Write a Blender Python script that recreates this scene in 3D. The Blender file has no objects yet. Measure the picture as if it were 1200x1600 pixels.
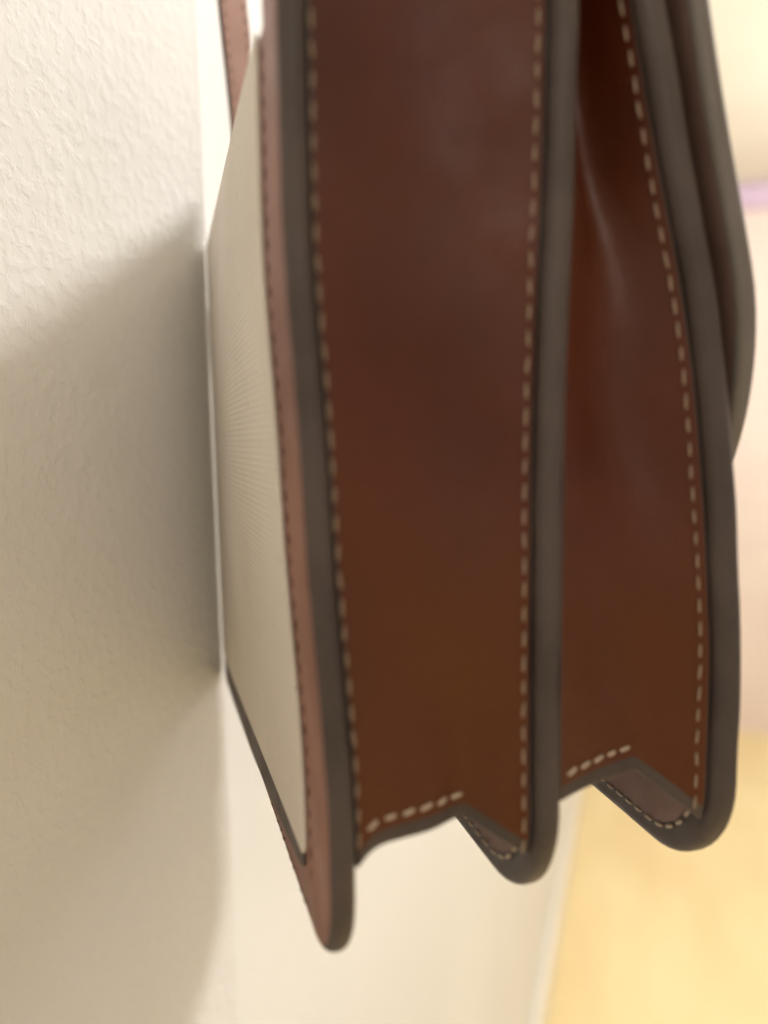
import bpy, bmesh, math, random
import numpy as np
from mathutils import Matrix, Vector
random.seed(7)
SC = bpy.context.scene
COL = SC.collection
R = math.radians

# ------------------------------------------------------------------ camera
F = 1202.0                                # focal length in pixels of the 1200 x 1600 photograph
CAM_H = 1.50
ROLL, PITCH = R(1.2), R(5.5)
def unit(a): return a / np.linalg.norm(a)
G = np.array([math.cos(PITCH)*math.sin(ROLL), math.cos(PITCH)*math.cos(ROLL), math.sin(PITCH)])  # gravity in camera axes (x right, y down, z forward)
UPc = -G
def ray(x, y): return np.array([(x-600)/F, (y-800)/F, 1.0])
def hor(x): return 800-(F*G[2]+(x-600)*G[0])/G[1]
WALLc = unit(ray(1000, hor(1000)))        # direction of the walls
WNc = unit(np.cross(WALLc, UPc));  WNc = WNc if WNc[0] > 0 else -WNc
AX = np.array([WNc, WALLc, UPc])          # camera axes -> world: X away from the wall, Y along it, Z up
CAM = np.array([0, 0, CAM_H])
def world(pc): return AX @ pc + CAM
cam_d = bpy.data.cameras.new('camera'); cam = bpy.data.objects.new('camera', cam_d); COL.objects.link(cam)
cx, cy, cz = AX @ np.array([1, 0, 0]), AX @ np.array([0, -1, 0]), AX @ np.array([0, 0, -1])
cam.matrix_world = Matrix(((cx[0], cy[0], cz[0], 0), (cx[1], cy[1], cz[1], 0), (cx[2], cy[2], cz[2], CAM_H), (0, 0, 0, 1)))
cam_d.sensor_fit = 'HORIZONTAL'; cam_d.sensor_width = 36; cam_d.lens = 36*F/1200
cam_d.clip_start = 0.01; cam_d.clip_end = 100
cam_d.dof.use_dof = True; cam_d.dof.focus_distance = 0.265; cam_d.dof.aperture_fstop = 5.6
SC.camera = cam

# ------------------------------------------------------------------ world, lamps, exposure
wd = bpy.data.worlds.new('World'); SC.world = wd; wd.use_nodes = True
bg = wd.node_tree.nodes['Background']; bg.inputs[0].default_value = (1.0, 0.88, 0.835, 1); bg.inputs[1].default_value = 0.42
def lamp(name, kind, loc, power, col, size=0.2, target=None):
    d = bpy.data.lights.new(name, kind); o = bpy.data.objects.new(name, d); COL.objects.link(o)
    o.location = loc; d.energy = power; d.color = col
    if kind == 'AREA': d.shape = 'DISK'; d.size = size
    else: d.shadow_soft_size = size
    if target is not None:
        o.rotation_euler = (Vector(target)-Vector(loc)).to_track_quat('-Z', 'Y').to_euler()
    return o
lamp('ceiling_light', 'POINT', (0.74, 1.06, 2.58), 72, (1.0, 0.985, 0.965), 0.09)
lamp('hall_light', 'POINT', (1.15, 2.6, 2.20), 36, (1.0, 0.98, 0.95), 0.30)
lamp('added_fill_light', 'POINT', (1.0, -1.35, 2.5), 26, (1.0, 0.95, 0.90), 0.25)  # added behind the camera for sheen on the upper leather and fill
SC.view_settings.view_transform = 'Standard'; SC.view_settings.look = 'None'
SC.view_settings.exposure = 0.12; SC.view_settings.gamma = 1.0

# ------------------------------------------------------------------ materials
def mat(name):
    m = bpy.data.materials.new(name); m.use_nodes = True
    nt = m.node_tree; return m, nt, nt.nodes, nt.links, nt.nodes['Principled BSDF']
def ramp_noise(nt, scale, c0, c1, detail=4, lo=.35, hi=.65, coord='Object', vec=None):
    N, L = nt.nodes, nt.links
    tc = N.new('ShaderNodeTexCoord'); nz = N.new('ShaderNodeTexNoise'); nz.inputs['Scale'].default_value = scale; nz.inputs['Detail'].default_value = detail
    if vec is not None:
        mp = N.new('ShaderNodeMapping'); mp.inputs['Scale'].default_value = vec
        L.new(tc.outputs[coord], mp.inputs[0]); L.new(mp.outputs[0], nz.inputs['Vector'])
    else: L.new(tc.outputs[coord], nz.inputs['Vector'])
    r = N.new('ShaderNodeValToRGB'); r.color_ramp.elements[0].position = lo; r.color_ramp.elements[1].position = hi
    r.color_ramp.elements[0].color = (*c0, 1); r.color_ramp.elements[1].color = (*c1, 1)
    L.new(nz.outputs[0], r.inputs[0]); return r, nz
def bump(nt, height, strength, dist, prev=None):
    b = nt.nodes.new('ShaderNodeBump'); b.inputs['Strength'].default_value = strength; b.inputs['Distance'].default_value = dist
    nt.links.new(height, b.inputs['Height'])
    if prev is not None: nt.links.new(prev.outputs[0], b.inputs['Normal'])
    return b
def leather(name, c0, c1, rough, spec=.5, grain=.25, patina=None):
    m, nt, N, L, P = mat(name)
    r, nz = ramp_noise(nt, 28, c0, c1, 5)
    if patina:
        rp_, _ = ramp_noise(nt, 6, (0,)*3, (.75,)*3, 1.5, .36, .66)
        mx = N.new('ShaderNodeMix'); mx.data_type = 'RGBA'; mx.inputs[7].default_value = (*patina, 1)
        L.new(rp_.outputs[0], mx.inputs[0]); L.new(r.outputs[0], mx.inputs[6]); L.new(mx.outputs[2], P.inputs['Base Color'])
    else: L.new(r.outputs[0], P.inputs['Base Color'])
    r2, _ = ramp_noise(nt, 60, (rough-.06,)*3, (rough+.1,)*3, 4)
    L.new(r2.outputs[0], P.inputs['Roughness'])
    P.inputs['Specular IOR Level'].default_value = spec
    v = N.new('ShaderNodeTexVoronoi'); v.inputs['Scale'].default_value = 1400
    tc = N.new('ShaderNodeTexCoord'); L.new(tc.outputs['Object'], v.inputs['Vector'])
    b = bump(nt, v.outputs['Distance'], grain, .0002)
    _, n2 = ramp_noise(nt, 90, (0,)*3, (1,)*3, 3)
    _, n3 = ramp_noise(nt, 420, (0,)*3, (1,)*3, 6, vec=(1, 1, .45))
    b = bump(nt, n3.outputs[0], .35, .0003, b)
    b2 = bump(nt, n2.outputs[0], .25, .0008, b)
    L.new(b2.outputs[0], P.inputs['Normal']); return m
M = {}
M['leather'] = leather('oxblood_leather', (.056, .0085, .0025), (.078, .0135, .0035), .46, .36, .4, (.108, .029, .002))
M['trim'] = leather('worn_leather', (.20, .085, .062), (.29, .135, .10), .5)
M['edge'] = leather('edge_paint', (.052, .038, .033), (.084, .063, .055), .52, .40, .3)
M['strap'] = leather('strap_leather', (.40, .22, .18), (.48, .29, .24), .5)  # lighter leather: the glare on the strap is put into its colour
M['inner'] = leather('inner_leather', (.20, .125, .108), (.27, .175, .155), .6, .3)
M['flap_edge'] = leather('flap_edge_paint', (.13, .115, .10), (.17, .15, .135), .45, .5, .1)
M['flap'] = leather('flap_leather', (.13, .11, .095), (.17, .15, .13), .45)
def m_canvas():
    m, nt, N, L, P = mat('cream_canvas')
    r, nz = ramp_noise(nt, 14, (.70, .645, .575), (.76, .71, .64), 4)
    P.inputs['Roughness'].default_value = .85; P.inputs['Specular IOR Level'].default_value = .15
    tc = N.new('ShaderNodeTexCoord')
    wv = N.new('ShaderNodeTexWave'); wv.bands_direction = 'Z'; wv.inputs['Scale'].default_value = 165; wv.inputs['Distortion'].default_value = .6
    wv.inputs['Detail'].default_value = 2; wv.inputs['Detail Scale'].default_value = 3
    L.new(tc.outputs['Object'], wv.inputs['Vector'])
    sp, ns = ramp_noise(nt, 420, (.35, .28, .2), (1, 1, 1), 2, .26, .3)
    mx = N.new('ShaderNodeMix'); mx.data_type = 'RGBA'; mx.blend_type = 'MULTIPLY'; mx.inputs[0].default_value = .5
    L.new(r.outputs[0], mx.inputs[6]); L.new(sp.outputs[0], mx.inputs[7]); L.new(mx.outputs[2], P.inputs['Base Color'])
    b = bump(nt, wv.outputs[0], .30, .0003); L.new(b.outputs[0], P.inputs['Normal']); return m
M['canvas'] = m_canvas()
def m_thread(name='waxed_thread', c0=(.22, .155, .105), c1=(.36, .27, .195)):
    m, nt, N, L, P = mat(name)
    r, _ = ramp_noise(nt, 500, c0, c1, 2); L.new(r.outputs[0], P.inputs['Base Color'])
    P.inputs['Roughness'].default_value = .6; return m
M['thread'] = m_thread(); M['trim_thread'] = m_thread('dark_thread', (.10, .045, .032), (.17, .08, .06)); M['thread_lit'] = m_thread('lit_thread', (.44, .35, .26), (.62, .52, .41))  # last one: same thread, brightness of lit stitches put into its colour
def m_plaster():
    m, nt, N, L, P = mat('orange_peel_plaster')
    r, _ = ramp_noise(nt, 6, (.735, .715, .685), (.775, .757, .73), 4); L.new(r.outputs[0], P.inputs['Base Color'])
    P.inputs['Roughness'].default_value = .75; P.inputs['Specular IOR Level'].default_value = .3
    _, n1 = ramp_noise(nt, 185, (0,)*3, (1,)*3, 3, .5, .66, 'Object')
    rr = N.new('ShaderNodeValToRGB'); rr.color_ramp.elements[0].position = .46; rr.color_ramp.elements[1].position = .64
    L.new(n1.outputs[0], rr.inputs[0])
    b = bump(nt, rr.outputs[0], .27, .0010)
    _, n2 = ramp_noise(nt, 60, (0,)*3, (1,)*3, 2)
    b2 = bump(nt, n2.outputs[0], .3, .002, b)
    L.new(b2.outputs[0], P.inputs['Normal']); return m
M['plaster'] = m_plaster()
def m_paint(name, c0, c1, rough=.5, sc=3):
    m, nt, N, L, P = mat(name)
    r, n = ramp_noise(nt, sc, c0, c1, 4); L.new(r.outputs[0], P.inputs['Base Color']); P.inputs['Roughness'].default_value = rough
    b = bump(nt, n.outputs[0], .1, .002); L.new(b.outputs[0], P.inputs['Normal']); return m
M['white'] = m_paint('white_paint', (.72, .715, .70), (.76, .755, .74), .45)
M['base'] = m_paint('baseboard_paint', (.80, .76, .66), (.84, .80, .72), .35)
M['pink'] = m_paint('blush_wall_paint', (.78, .66, .60), (.82, .71, .65), .6)
M['lilac'] = m_paint('lilac_moulding_paint', (.60, .46, .62), (.66, .52, .67), .5)
M['ceil'] = m_paint('ceiling_paint', (.83, .80, .70), (.86, .83, .74), .7)
def m_floor():
    m, nt, N, L, P = mat('honey_wood_floor')
    r, n = ramp_noise(nt, 5, (.78, .62, .33), (.87, .74, .43), 6, .3, .7, 'Object', (1.0, .35, 1)); P.inputs['Roughness'].default_value = .38
    L.new(r.outputs[0], P.inputs['Base Color'])
    b = bump(nt, n.outputs[0], .08, .003); L.new(b.outputs[0], P.inputs['Normal']); return m
M['floor'] = m_floor()

# ------------------------------------------------------------------ helpers
def link(name, me, parent=None, mats=()):
    o = bpy.data.objects.new(name, me); COL.objects.link(o)
    for k in mats: me.materials.append(M[k])
    if parent is not None: o.parent = parent
    return o
def box(name, lo, hi, m, parent=None, bev=0.0):
    bm = bmesh.new(); bmesh.ops.create_cube(bm, size=1)
    c = [(a+b)/2 for a, b in zip(lo, hi)]; s = [b-a for a, b in zip(lo, hi)]
    for v in bm.verts: v.co = Vector([v.co[i]*s[i] for i in range(3)])
    if bev: bmesh.ops.bevel(bm, geom=bm.edges[:], offset=bev, segments=3, affect='EDGES', profile=.5)
    me = bpy.data.meshes.new(name); bm.to_mesh(me); bm.free()
    o = link(name, me, parent, (m,)); o.location = c; return o
def structure(o): o['kind'] = 'structure'; return o

# ------------------------------------------------------------------ bag coordinates: u along the bag, n from its back to its front, v up
Wc = unit(ray(248, hor(248)))
Nc = unit(np.cross(Wc, UPc)); Nc = Nc if Nc[0] > 0 else -Nc
PW = float((ray(490, hor(490))*0.17) @ Wc)
W = 0.24
wD, nD, uD = AX @ Wc, AX @ Nc, AX @ UPc
ORG = CAM + wD*PW
ROOT = ORG + wD*W/2 + nD*0.088 + uD*(-0.128)
def pos(u, n, v): return ORG + wD*u + nD*n + uD*v - ROOT      # in the bag's own axes (root at the base)
def interp(tab):
    xs = [a for a, _ in tab]; ys = [b for _, b in tab]
    o = np.argsort(xs); xs = np.array(xs)[o]; ys = np.array(ys)[o]
    def fn(v):                                                # smooth (Catmull-Rom) through the table
        if v <= xs[0]: return float(ys[0])
        if v >= xs[-1]: return float(ys[-1])
        i = int(np.searchsorted(xs, v)-1); i = min(max(i, 0), len(xs)-2)
        h = xs[i+1]-xs[i]; t = (v-xs[i])/h
        def sl(k):
            a, b = max(k-1, 0), min(k+1, len(xs)-1); return (ys[b]-ys[a])/(xs[b]-xs[a])
        m0, m1 = sl(i)*h, sl(i+1)*h
        return float((2*t**3-3*t**2+1)*ys[i]+(t**3-2*t**2+t)*m0+(-2*t**3+3*t**2)*ys[i+1]+(t**3-t**2)*m1)
    return fn

# ------------------------------------------------------------------ the place behind
d1 = -float((ORG + wD*W + nD*0.0275)[0]) + 0.0004       # near wall plane: the bag's far back edge all but touches it
def on_wall(x, y):
    r = AX @ ray(x, y); t = -d1/r[0]; return r*t + CAM
wall_end = float((ORG + wD*W + nD*0.0288)[1]) + 0.0008
D2 = 0.228; FAR_Y = 4.09; CEIL = 2.64
structure(box('floor', (-D2-.4, -5, -.06), (3.2, FAR_Y+.1, 0), 'floor'))
structure(box('wall_textured', (-d1-.5, -5, -.002), (-d1, wall_end, CEIL+.02), 'plaster', None, .0012))
wr = structure(box('wall_recessed', (-D2-.12, wall_end-.1, -.004), (-D2, FAR_Y+.05, CEIL+.02), 'white'))
sk = box('baseboard', (-D2+.0005, wall_end-.05, .004), (-D2+.019, FAR_Y-.002, .13), 'base', None, .004); structure(sk)
structure(box('wall_far', (-D2-.1, FAR_Y, -.004), (3.3, FAR_Y+.12, CEIL+.02), 'pink'))
structure(box('crown_moulding', (-D2+.002, FAR_Y-.05, CEIL-.11), (3.3, FAR_Y-.001, CEIL-.003), 'lilac', None, .012))
structure(box('ceiling', (-D2-.4, -5, CEIL), (3.3, FAR_Y+.1, CEIL+.1), 'ceil'))

# ------------------------------------------------------------------ the bag
bag = bpy.data.objects.new('shoulder_bag', None); COL.objects.link(bag); bag.location = ROOT
bag.empty_display_size = .05
bag['label'] = 'oxblood leather shoulder bag with cream canvas back and two stitched side gussets, beside a wall'
bag['category'] = 'bag'
VB = -0.1275

def sheet(name, parent, v_top, v_bot, nfun, thick, rad, mats, u_lo=0.0, u_hi=W, ncol=40, nrow=50, bev=.0011, top_fn=None, nang=12, bseg=5, shoulder=0):
    """A leather panel: outline with rounded bottom corners in (u, v), bent to n = nfun(u, v), solid, thickness along n, rim rounded by bev."""
    e = min(bev, thick*.49)
    rows = []
    lo, hi, vb, vt, rd = u_lo+e, u_hi-e, v_bot+e, v_top-e, max(rad-e, .0003)
    for v in np.linspace(vt, vb+rd, nrow): rows.append((v, lo, hi))
    for k in range(1, nang+1):
        a = k/nang*math.pi/2; d = rd*(1-math.cos(a)); rows.append((vb+rd-rd*math.sin(a), lo+d, hi-d))
    nr, nc = len(rows), ncol+1
    def put(u, v, dn):
        vv = v if top_fn is None else v+top_fn(u, v)
        return tuple(pos(u, nfun(u, vv)+dn, vv))
    V, Fc, mi = [], [], []
    UV = [(a+(b-a)*j/ncol, v) for (v, a, b) in rows for j in range(nc)]
    for side in (0, 1):
        for (u, v) in UV: V.append(put(u, v, side*thick))
    idx = lambda s, i, j: s*nr*nc+i*nc+j
    for i in range(nr-1):
        for j in range(nc-1):
            Fc.append((idx(0, i, j), idx(0, i, j+1), idx(0, i+1, j+1), idx(0, i+1, j))); mi.append(0)
            Fc.append((idx(1, i, j), idx(1, i+1, j), idx(1, i+1, j+1), idx(1, i, j+1))); mi.append(1)
    rim = [(0, j) for j in range(nc)]+[(i, nc-1) for i in range(1, nr)]+[(nr-1, j) for j in range(nc-2, -1, -1)]+[(i, 0) for i in range(nr-2, 0, -1)]
    nk = len(rim); pu = [np.array(UV[i*nc+j]) for i, j in rim]; out = []
    for k in range(nk):
        a, b = unit(pu[k]-pu[k-1]), unit(pu[(k+1) % nk]-pu[k]); t = unit(a+b); out.append(np.array([-t[1], t[0]]))
    prof = [(e*math.sin(q/bseg*math.pi/2), e*(1-math.cos(q/bseg*math.pi/2))) for q in range(1, bseg+1)]
    prof = prof+[(o, thick-d) for o, d in reversed(prof)]
    loops = [[idx(0, *p) for p in rim]]
    for (o, d) in prof:
        base = len(V)
        for k in range(nk):
            q = pu[k]+out[k]*o
            vv = q[1] if top_fn is None else q[1]+top_fn(pu[k][0], pu[k][1])
            V.append(tuple(pos(q[0], nfun(pu[k][0], vv)+d, vv)))
        loops.append([base+k for k in range(nk)])
    loops.append([idx(1, *p) for p in rim])
    for q, (A, B) in enumerate(zip(loops[:-1], loops[1:])):
        mq = 0 if q < shoulder else 2
        for k in range(nk): Fc.append((A[k], B[k], B[(k+1) % nk], A[(k+1) % nk])); mi.append(mq)
    me = bpy.data.meshes.new(name); me.from_pydata(V, [], Fc); me.update()
    o = link(name, me, parent, mats)
    me.polygons.foreach_set('material_index', mi)
    bm = bmesh.new(); bm.from_mesh(me); bmesh.ops.recalc_face_normals(bm, faces=bm.faces)
    for f in bm.faces: f.smooth = True
    bm.to_mesh(me); bm.free()
    return o

# cross-section of the bag in its near side plane, (height v, n)
nb_near = interp([(.16, .0282), (.091, .0278), (.060, .0275), (.039, .0277), (.005, .0295), (-.030, .0308), (-.083, .0338), (-.126, .0338)])
nb_in = interp([(.16, .0340), (.091, .0342), (.061, .0343), (.0395, .0345), (.005, .0352), (-.031, .0367), (-.084, .0400), (-.126, .0400)])
nm_l = interp([(.16, .0935), (.099, .0924), (.064, .0914), (.042, .0903), (.0045, .0886), (-.0345, .0880), (-.067, .0876), (-.126, .0878)])
nf_in = interp([(.16, .1000), (.102, .1150), (.0706, .1221), (.0359, .1306), (-.001, .1366), (-.055, .1412), (-.073, .1414), (-.126, .1405)])
def back_n(u, v):
    t = min(max(u/W, 0), 1); t = t*t*(3-2*t)*.35+t*.65
    return nb_near(v)*(1-t)+.0288*t
TB = .0064
def mid_n(u, v): return nm_l(v) + .0001*math.sin(v*140+1) + .0001*math.sin(v*263+2) + .001*math.sin(math.pi*u/W)
TM = .0070
def front_n(u, v): return nf_in(v) + .0001*math.sin(v*120+4) + .0001*math.sin(v*231) + .004*math.sin(math.pi*min(max(u/W, 0), 1))
TF = .0085

# back: near tab runs up past the top of the canvas
TOPB = .0990
def back_sheet_top(u, v): return 0.0
def back_foot(u, v): return .008*min(max(u/W, 0), 1)*min(max((-.06-v)/.07, 0), 1)
back = sheet('back_panel', bag, TOPB, -.1325, back_n, TB, .023, ('trim', 'inner', 'edge'), bev=.0028, top_fn=back_foot, shoulder=1)
tab = sheet('strap_tab', bag, .175, TOPB-.012, lambda u, v: back_n(u, v)+.0003, TB-.0006, .004, ('trim', 'inner', 'edge'), 0.0003, .026, ncol=10, nrow=20, nang=4, bev=.0020, shoulder=1)
# cream canvas laid over the back, inside the leather border
def canvas_n(u, v):
    a = min(max((u-.028)/(W-.028), 0), 1); b = min(max((v+.112)/(.095+.112), 0), 1)
    return back_n(u, v)-.0012-.0016*(math.sin(math.pi*a)*math.sin(math.pi*b))**.5
canvas = sheet('canvas_pocket', back, .0980, -.1125, canvas_n, .0011, .004, ('canvas', 'canvas', 'canvas'), .028, W-.0005, ncol=40, nrow=60, bev=.0003)
dark_strip = sheet('bottom_strip', back, -.1120, -.1250, lambda u, v: back_n(u, v)-.0008, .0007, .0070, ('edge', 'edge', 'edge'), .030, W-.0005, ncol=40, nrow=6, bev=.0002, nang=6, top_fn=lambda u, v: .0075*max(0, 1-(u-.03)/.11)**1.5*min(max((-.112-v)/.013, 0), 1))  # dark strip between the foot of the canvas and the leather border
divider = sheet('divider_panel', bag, .135, VB, mid_n, TM, .030, ('edge', 'leather', 'edge'), bev=.0028, top_fn=lambda u, v: .032*min(max(u/W, 0), 1)**2*min(max((v-.09)/.045, 0), 1))
front = sheet('front_panel', bag, .125, VB, front_n, TF, .030, ('edge', 'flap', 'edge'), bev=.0033)

# flap: runs over from the divider and hangs in front, its lower end a half round
nfl = interp([(.16, .1180), (.105, .1290), (.0756, .1355), (.0446, .1432), (.0285, .1462), (-.007, .1500), (-.05, .1525), (-.10, .1540)])
def flap_n(u, v): return nfl(v) + .006*math.sin(math.pi*min(max(u/W, 0), 1))
flap = sheet('flap', bag, .150, 0.043-.1, lambda u, v: max(flap_n(u, v), front_n(u, v)+TF+.0006), .0062, .099, ('inner', 'flap', 'flap_edge'), 0.0, W, nang=30, bev=.0022)

# the flap's hinge: an arch of the same leather from the top of the divider over to the flap
def hinge():
    V, Fc = [], []; k = 12; cols = 9
    nA, nB = nm_l(.16)+TM*.5, flap_n(0, .149)+.0031
    for (r, ) in ((0.0,), (.0045,)):
        for i in range(k+1):
            a = math.pi*i/k
            for j in range(cols):
                u = .001+(W-.002)*j/(cols-1); bul = .006*math.sin(math.pi*u/W)*(i/k)
                V.append(tuple(pos(u, (nA+nB)/2-((nB-nA)/2+r)*math.cos(a)+bul, ((.1358+.032*(u/W)**2)*(1-i/k)+.1498*i/k)+(.014+r)*math.sin(a))))
    m_ = (k+1)*cols; ix = lambda s_, i, j: s_*m_+i*cols+j
    for i in range(k):
        for j in range(cols-1):
            Fc.append((ix(0, i, j), ix(0, i, j+1), ix(0, i+1, j+1), ix(0, i+1, j))); Fc.append((ix(1, i, j), ix(1, i+1, j), ix(1, i+1, j+1), ix(1, i, j+1)))
        for j in (0, cols-1): Fc.append((ix(0, i, j), ix(0, i+1, j), ix(1, i+1, j), ix(1, i, j)))
    for i in (0, k):
        for j in range(cols-1): Fc.append((ix(0, i, j), ix(0, i, j+1), ix(1, i, j+1), ix(1, i, j)))
    me = bpy.data.meshes.new('flap_hinge'); me.from_pydata(V, [], Fc); me.update()
    bm = bmesh.new(); bm.from_mesh(me); bmesh.ops.recalc_face_normals(bm, faces=bm.faces)
    for f in bm.faces: f.smooth = True
    bm.to_mesh(me); bm.free(); return link('flap_hinge', me, flap, ('flap',))
hinge()
# gussets ------------------------------------------------------------------
def gusset(name, nA, nB, v_top, vbot, sag, crease, deep=0.0, far=False, th=.0032):
    nc, nr = 28, 60
    V, Fc, mi = [], [], []
    def surf(t, v):
        n = nA(v)+(nB(v)-nA(v))*t
        # the leather dips between its two seams; near the foot it turns in with the rounded corner of the panel
        lo = max(0.0, (VB+.030)-v)
        cor = (.030-math.sqrt(max(.030**2-lo**2, 0)))*(t**2)*.85
        u = .0028+(sag+deep*min(max((v+.04)/.14, 0), 1)**1.5)*math.sin(math.pi*t)**1.1+.0012*math.sin(9*v/.1+3*t)*math.sin(math.pi*t)+cor
        foot = max(0.0, 1-(v-vbot(t))/.05)
        u += crease*foot**2*math.exp(-((t-.66)/.16)**2)
        return u, n
    for side in (0, 1):
        for i in range(nr+1):
            for j in range(nc+1):
                t = j/nc; vl = vbot(t)+.0040; s = min(i/(nr-2), 1)
                v = v_top+(vl-v_top)*(1-(1-s)**1.25) if i <= nr-2 else vl-.0020*(i-nr+2)
                u, n = surf(t, v); u += side*th
                V.append(pos(W-u if far else u, n, v))
    idx = lambda s, i, j: s*(nr+1)*(nc+1)+i*(nc+1)+j
    for i in range(nr):
        for j in range(nc):
            Fc.append((idx(0, i, j), idx(0, i, j+1), idx(0, i+1, j+1), idx(0, i+1, j))); mi.append(2 if i >= nr-2 else 0)
            Fc.append((idx(1, i, j), idx(1, i+1, j), idx(1, i+1, j+1), idx(1, i, j+1))); mi.append(1)
    rim = [(0, j) for j in range(nc+1)]+[(i, nc) for i in range(1, nr+1)]+[(nr, j) for j in range(nc-1, -1, -1)]+[(i, 0) for i in range(nr-1, 0, -1)]
    for k in range(len(rim)):
        p, q = rim[k], rim[(k+1) % len(rim)]
        Fc.append((idx(0, *p), idx(1, *p), idx(1, *q), idx(0, *q))); mi.append(2)
    me = bpy.data.meshes.new(name); me.from_pydata([tuple(x) for x in V], [], Fc); me.update()
    o = link(name, me, bag, ('leather', 'inner', 'edge'))
    me.polygons.foreach_set('material_index', mi)
    bm = bmesh.new(); bm.from_mesh(me); bmesh.ops.recalc_face_normals(bm, faces=bm.faces)
    es = [e for e in bm.edges if len(e.link_faces) == 2 and e.calc_face_angle(0) > 1.0]
    bmesh.ops.bevel(bm, geom=es, offset=.0007, segments=2, profile=.5, affect='EDGES', material=2)
    for f in bm.faces: f.smooth = True
    bm.to_mesh(me); bm.free()
    try: me.set_sharp_from_angle(angle=R(50))
    except Exception: pass
    return o, surf
vb1 = interp([(0, -.1035), (.1, -.0995), (.25, -.0985), (.62, -.0985), (.68, -.0990), (1.0, -.1090)])
vb2 = interp([(0, -.0950), (.15, -.0940), (.55, -.0930), (.62, -.0938), (1.0, -.1080)])
nm_r = lambda v: nm_l(v)+TM
e1, e2 = .0005, .0005
gusset_1, surf1 = gusset('side_gusset', lambda v: back_n(0, v)+TB+e1, lambda v: nm_l(v)-e2, .170, vb1, .0035, .005)
gusset_2, surf2 = gusset('side_gusset', lambda v: nm_r(v)+e1, lambda v: nf_in(v)-e2, .125, vb2, .0060, .002, .012)
gfar_1, _ = gusset('side_gusset', lambda v: back_n(W, v)+TB+e1, lambda v: nm_l(v)-e2, .102, vb1, .0035, .003, 0.0, True)
gfar_2, _ = gusset('side_gusset', lambda v: nm_r(v)+e1, lambda v: nf_in(v)-e2, .125, vb2, .0060, .004, .014, True)
# bottom gussets
def floor_gusset(nA, nB, v):
    a, b = .010, W-.010
    V, Fc = [], []
    k = 12
    for s in (0, 1):
        for i in range(k+1):
            t = i/k
            for u in (a, b):
                V.append(pos(u, nA(u)+(nB(u)-nA(u))*t, v+.003*math.sin(math.pi*t)+s*.0025))
    nrow = 2*(k+1)
    for i in range(k):
        p = 2*i
        Fc += [(p, p+1, p+3, p+2), (nrow+p, nrow+p+2, nrow+p+3, nrow+p+1), (p, p+2, nrow+p+2, nrow+p), (p+1, nrow+p+1, nrow+p+3, p+3)]
    Fc += [(0, nrow, nrow+1, 1), (2*k, 2*k+1, nrow+2*k+1, nrow+2*k)]
    me = bpy.data.meshes.new('bottom_gusset'); me.from_pydata([tuple(x) for x in V], [], Fc); me.update()
    bm = bmesh.new(); bm.from_mesh(me); bmesh.ops.recalc_face_normals(bm, faces=bm.faces); bm.to_mesh(me); bm.free()
    return link('bottom_gusset', me, bag, ('leather',))
floor_gusset(lambda u: back_n(u, -.093)+TB+.0003, lambda u: mid_n(u, -.093)-.0003, -.0945)
floor_gusset(lambda u: mid_n(u, -.088)+TM+.0003, lambda u: front_n(u, -.088)-.0003, -.0890)

# stitches -----------------------------------------------------------------
def stitch_mesh(length, rad, mk='thread'):
    bm = bmesh.new(); k = 8; rings = [(-.5, .0), (-.46, .62), (-.3, .95), (0, 1.06), (.3, .95), (.46, .62), (.5, 0)]
    prev = None
    for (x, r) in rings:
        if r == 0: ring = [bm.verts.new((x*length, 0, 0))]
        else: ring = [bm.verts.new((x*length, rad*r*math.cos(2*math.pi*q/k), rad*r*.75*math.sin(2*math.pi*q/k))) for q in range(k)]
        if prev:
            for q in range(k):
                if len(prev) == 1: bm.faces.new((prev[0], ring[q], ring[(q+1) % k]))
                elif len(ring) == 1: bm.faces.new((prev[q], ring[0], prev[(q+1) % k]))
                else: bm.faces.new((prev[q], ring[q], ring[(q+1) % k], prev[(q+1) % k]))
        prev = ring
    bmesh.ops.recalc_face_normals(bm, faces=bm.faces)
    for f in bm.faces: f.smooth = True
    me = bpy.data.meshes.new('stitch'); bm.to_mesh(me); bm.free(); me.materials.append(M[mk]); return me
ST = stitch_mesh(.0040, .00047)
ST_LIT = stitch_mesh(.0040, .00068, 'thread_lit')
def run_stitches(pts, nrmv, parent, pitch=.0061, skew=0.0, lift=.0002, size=1.0, me=None):
    """pts: dense polyline of numpy points in bag axes; one stitch object every pitch."""
    d = 0.0; acc = pitch*.5; out = 0
    for a, b in zip(pts[:-1], pts[1:]):
        L = np.linalg.norm(b-a)
        if L < 1e-9: continue
        while acc <= d+L:
            p = a+(b-a)*((acc-d)/L)
            x = unit(b-a); z = unit(nrmv-x*(x @ nrmv)); y = np.cross(z, x)
            an = skew+random.uniform(-.1, .1); x2 = x*math.cos(an)+y*math.sin(an); y2 = np.cross(z, x2)
            s = size*random.uniform(.88, 1.1); q = p+z*(lift+random.uniform(-.0001, .0001))
            m = Matrix(((x2[0]*s, y2[0]*size, z[0]*size, q[0]), (x2[1]*s, y2[1]*size, z[1]*size, q[1]), (x2[2]*s, y2[2]*size, z[2]*size, q[2]), (0, 0, 0, 1)))
            o = bpy.data.objects.new('stitch', me or ST); COL.objects.link(o); o.parent = parent; o.matrix_local = m; out += 1
            acc += pitch*random.uniform(.96, 1.04)
        d += L
    return out
def gline(surf, tfun, v0, v1, k=160):
    P = []
    for i in range(k+1):
        v = v0+(v1-v0)*i/k; u, n = surf(tfun(v), v); P.append(pos(u-.0001, n, v))
    return P
run_stitches(gline(surf1, lambda v: .014, .118, -.096), -wD, gusset_1, .0064)
run_stitches(gline(surf1, lambda v: .957-.0*v, .118, -.106), -wD, gusset_1)
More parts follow.
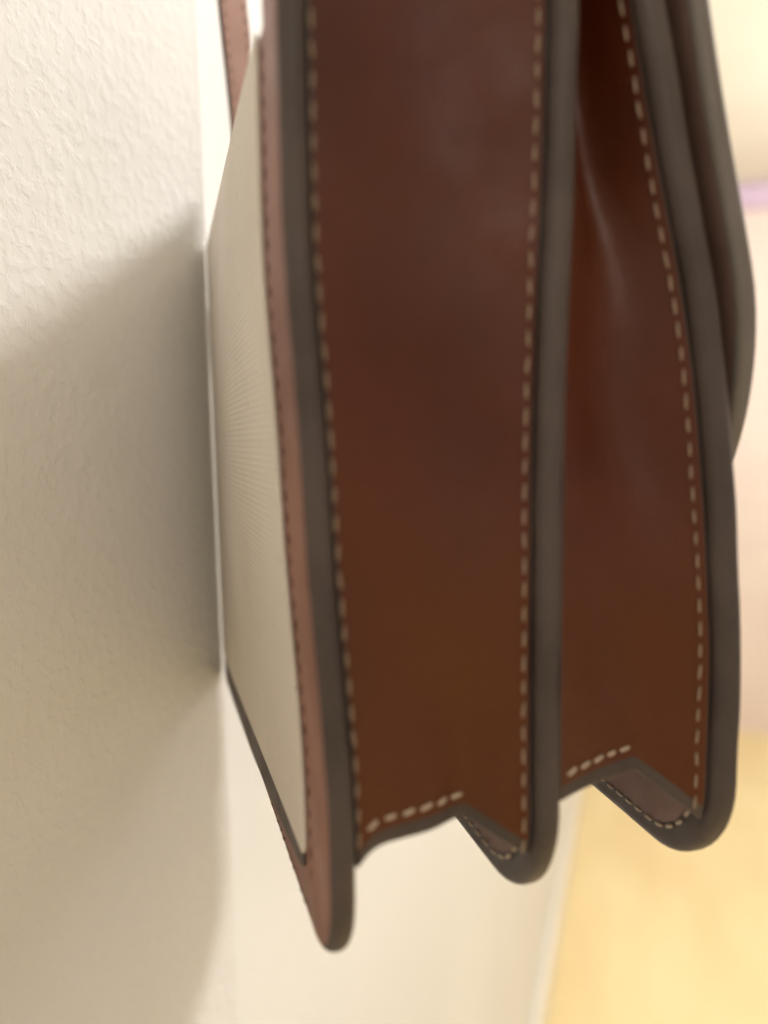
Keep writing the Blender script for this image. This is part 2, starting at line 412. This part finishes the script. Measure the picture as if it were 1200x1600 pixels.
run_stitches(gline(surf2, lambda v: .935, .112, -.104), -wD, gusset_2)
def gfoot(surf, vb, t0, t1, up, k=40):
    P = []
    for i in range(k+1):
        t = t0+(t1-t0)*i/k; v = vb(t)+up; u, n = surf(t, v); P.append(pos(u-.0001, n, v))
    return P
run_stitches(gfoot(surf1, vb1, .05, .64, .0068), -wD, gusset_1, .0050, .18, me=ST_LIT, size=.86)
run_stitches(gfoot(surf2, vb2, .04, .58, .0068), -wD, gusset_2, .0050, .18, me=ST_LIT, size=.86)
# the seam goes on round the corner and along the foot of each panel, on its inner side, around a mauve lining
def panel_seam(panel, nfun, inset, v0, me=None):
    r = .030-inset; P = []
    for i in range(40):
        a = i/39*math.pi/2; v = VB+.030-r*math.sin(a); u = .030-r*math.cos(a)
        if v < v0: P.append((u, v))
    for i in range(1, 60): P.append((.030+(W-.060)*i/59, VB+inset))
    run_stitches([pos(u, nfun(u, v), v) for u, v in P], -nD, panel, .0058, 0, .0009, .9, me)
# fine seam along the leather border next to the canvas
P_ = [pos(.0235, back_n(.0235, v), v) for v in np.linspace(.094, -.118, 80)]
run_stitches(P_, -nD, back, .0056, 0, .0001, .8, stitch_mesh(.0036, .0005, 'trim_thread'))
P_ = [pos(u, back_n(u, -.1285+back_foot(u, -.13))-.0001, -.1285+back_foot(u, -.13)) for u in np.linspace(.03, .09, 30)]
run_stitches(P_, -nD, back, .0056, 0, .0001, .8, stitch_mesh(.0036, .0005, 'thread'))
panel_seam(front, front_n, .0078, -.106, ST_LIT)
panel_seam(divider, mid_n, .0078, -.108, ST_LIT)
for pan, fn in ((front, front_n), (divider, mid_n)):
    sheet('lining', pan, -.075, VB+.0085, lambda u, v: fn(u, v)-.0006, .0005, .020, ('inner', 'inner', 'inner'), .0100, W-.0100, ncol=30, nrow=10, bev=.0001)

# shoulder strap: rises from the far side gusset --------------------------------
def strap(name, path, width, thick, wdir):
    """path: list of points; flat leather strap of given width along wdir(i), thickness across."""
    V, Fc, mi = [], [], []
    k = len(path)
    secs = []
    for i, p in enumerate(path):
        a, b = path[max(i-1, 0)], path[min(i+1, k-1)]
        t = unit(b-a); y = unit(wdir-t*(t @ wdir)); z = np.cross(t, y)
        secs.append((t, y, z))
        for (sy, sz) in ((-1, -1), (1, -1), (1, 1), (-1, 1)):
            V.append(p+y*width/2*sy+z*thick/2*sz)
    for i in range(k-1):
        a, b = 4*i, 4*i+4
        for e in range(4):
            f = (e+1) % 4; Fc.append((a+e, a+f, b+f, b+e)); mi.append(0 if e in (0, 2) else 1)
    Fc += [(0, 3, 2, 1), (4*k-4, 4*k-3, 4*k-2, 4*k-1)]; mi += [1, 1]
    me = bpy.data.meshes.new(name); me.from_pydata([tuple(x) for x in V], [], Fc); me.update()
    o = link(name, me, bag, ('strap', 'edge')); me.polygons.foreach_set('material_index', mi)
    bm = bmesh.new(); bm.from_mesh(me); bmesh.ops.recalc_face_normals(bm, faces=bm.faces)
    es = [e for e in bm.edges if len(e.link_faces) == 2 and len({f.material_index for f in e.link_faces}) == 2]
    bmesh.ops.bevel(bm, geom=es, offset=.0006, segments=2, profile=.5, affect='EDGES', material=1)
    bm.to_mesh(me); bm.free(); return o, secs
sf = interp([(.05, .055), (.10, .0525), (.148, .0515), (.21, .0475), (.27, .043), (.34, .038)])
path = [pos(W+.012-.02*max(0, .10-v)/.05, sf(v), v) for v in np.linspace(.05, .33, 50)]
so, secs = strap('strap', path, .0155, .0034, nD*.93+wD*.30)
for s in (-1, 1):
    pts = [p+y*s*.0052-z*0+(-z if (z @ wD) > 0 else z)*.0018 for p, (t, y, z) in zip(path, secs)]
    zz = [(-z if (z @ wD) > 0 else z) for (t, y, z) in secs][25]
    run_stitches(pts, zz, so, .0066, 0, .0, .85)
# the strap's other end: from the tab by the near gusset up to where it hangs on the wall, where both ends meet
apex = np.array([-d1+.012, wall_end-.075, CAM_H+.43])-ROOT
def bez(a, b, c, k=40): return [a*(1-t)**2+b*2*t*(1-t)+c*t*t for t in np.linspace(0, 1, k)]
a0 = pos(.014, .0315+TB, .150)
strap('strap', bez(a0, a0+uD*.14, apex), .0155, .0034, wD)
a1 = path[-1]
strap('strap', bez(a1, a1+unit(path[-1]-path[-3])*.05, apex), .0155, .0034, nD*.93+wD*.30)
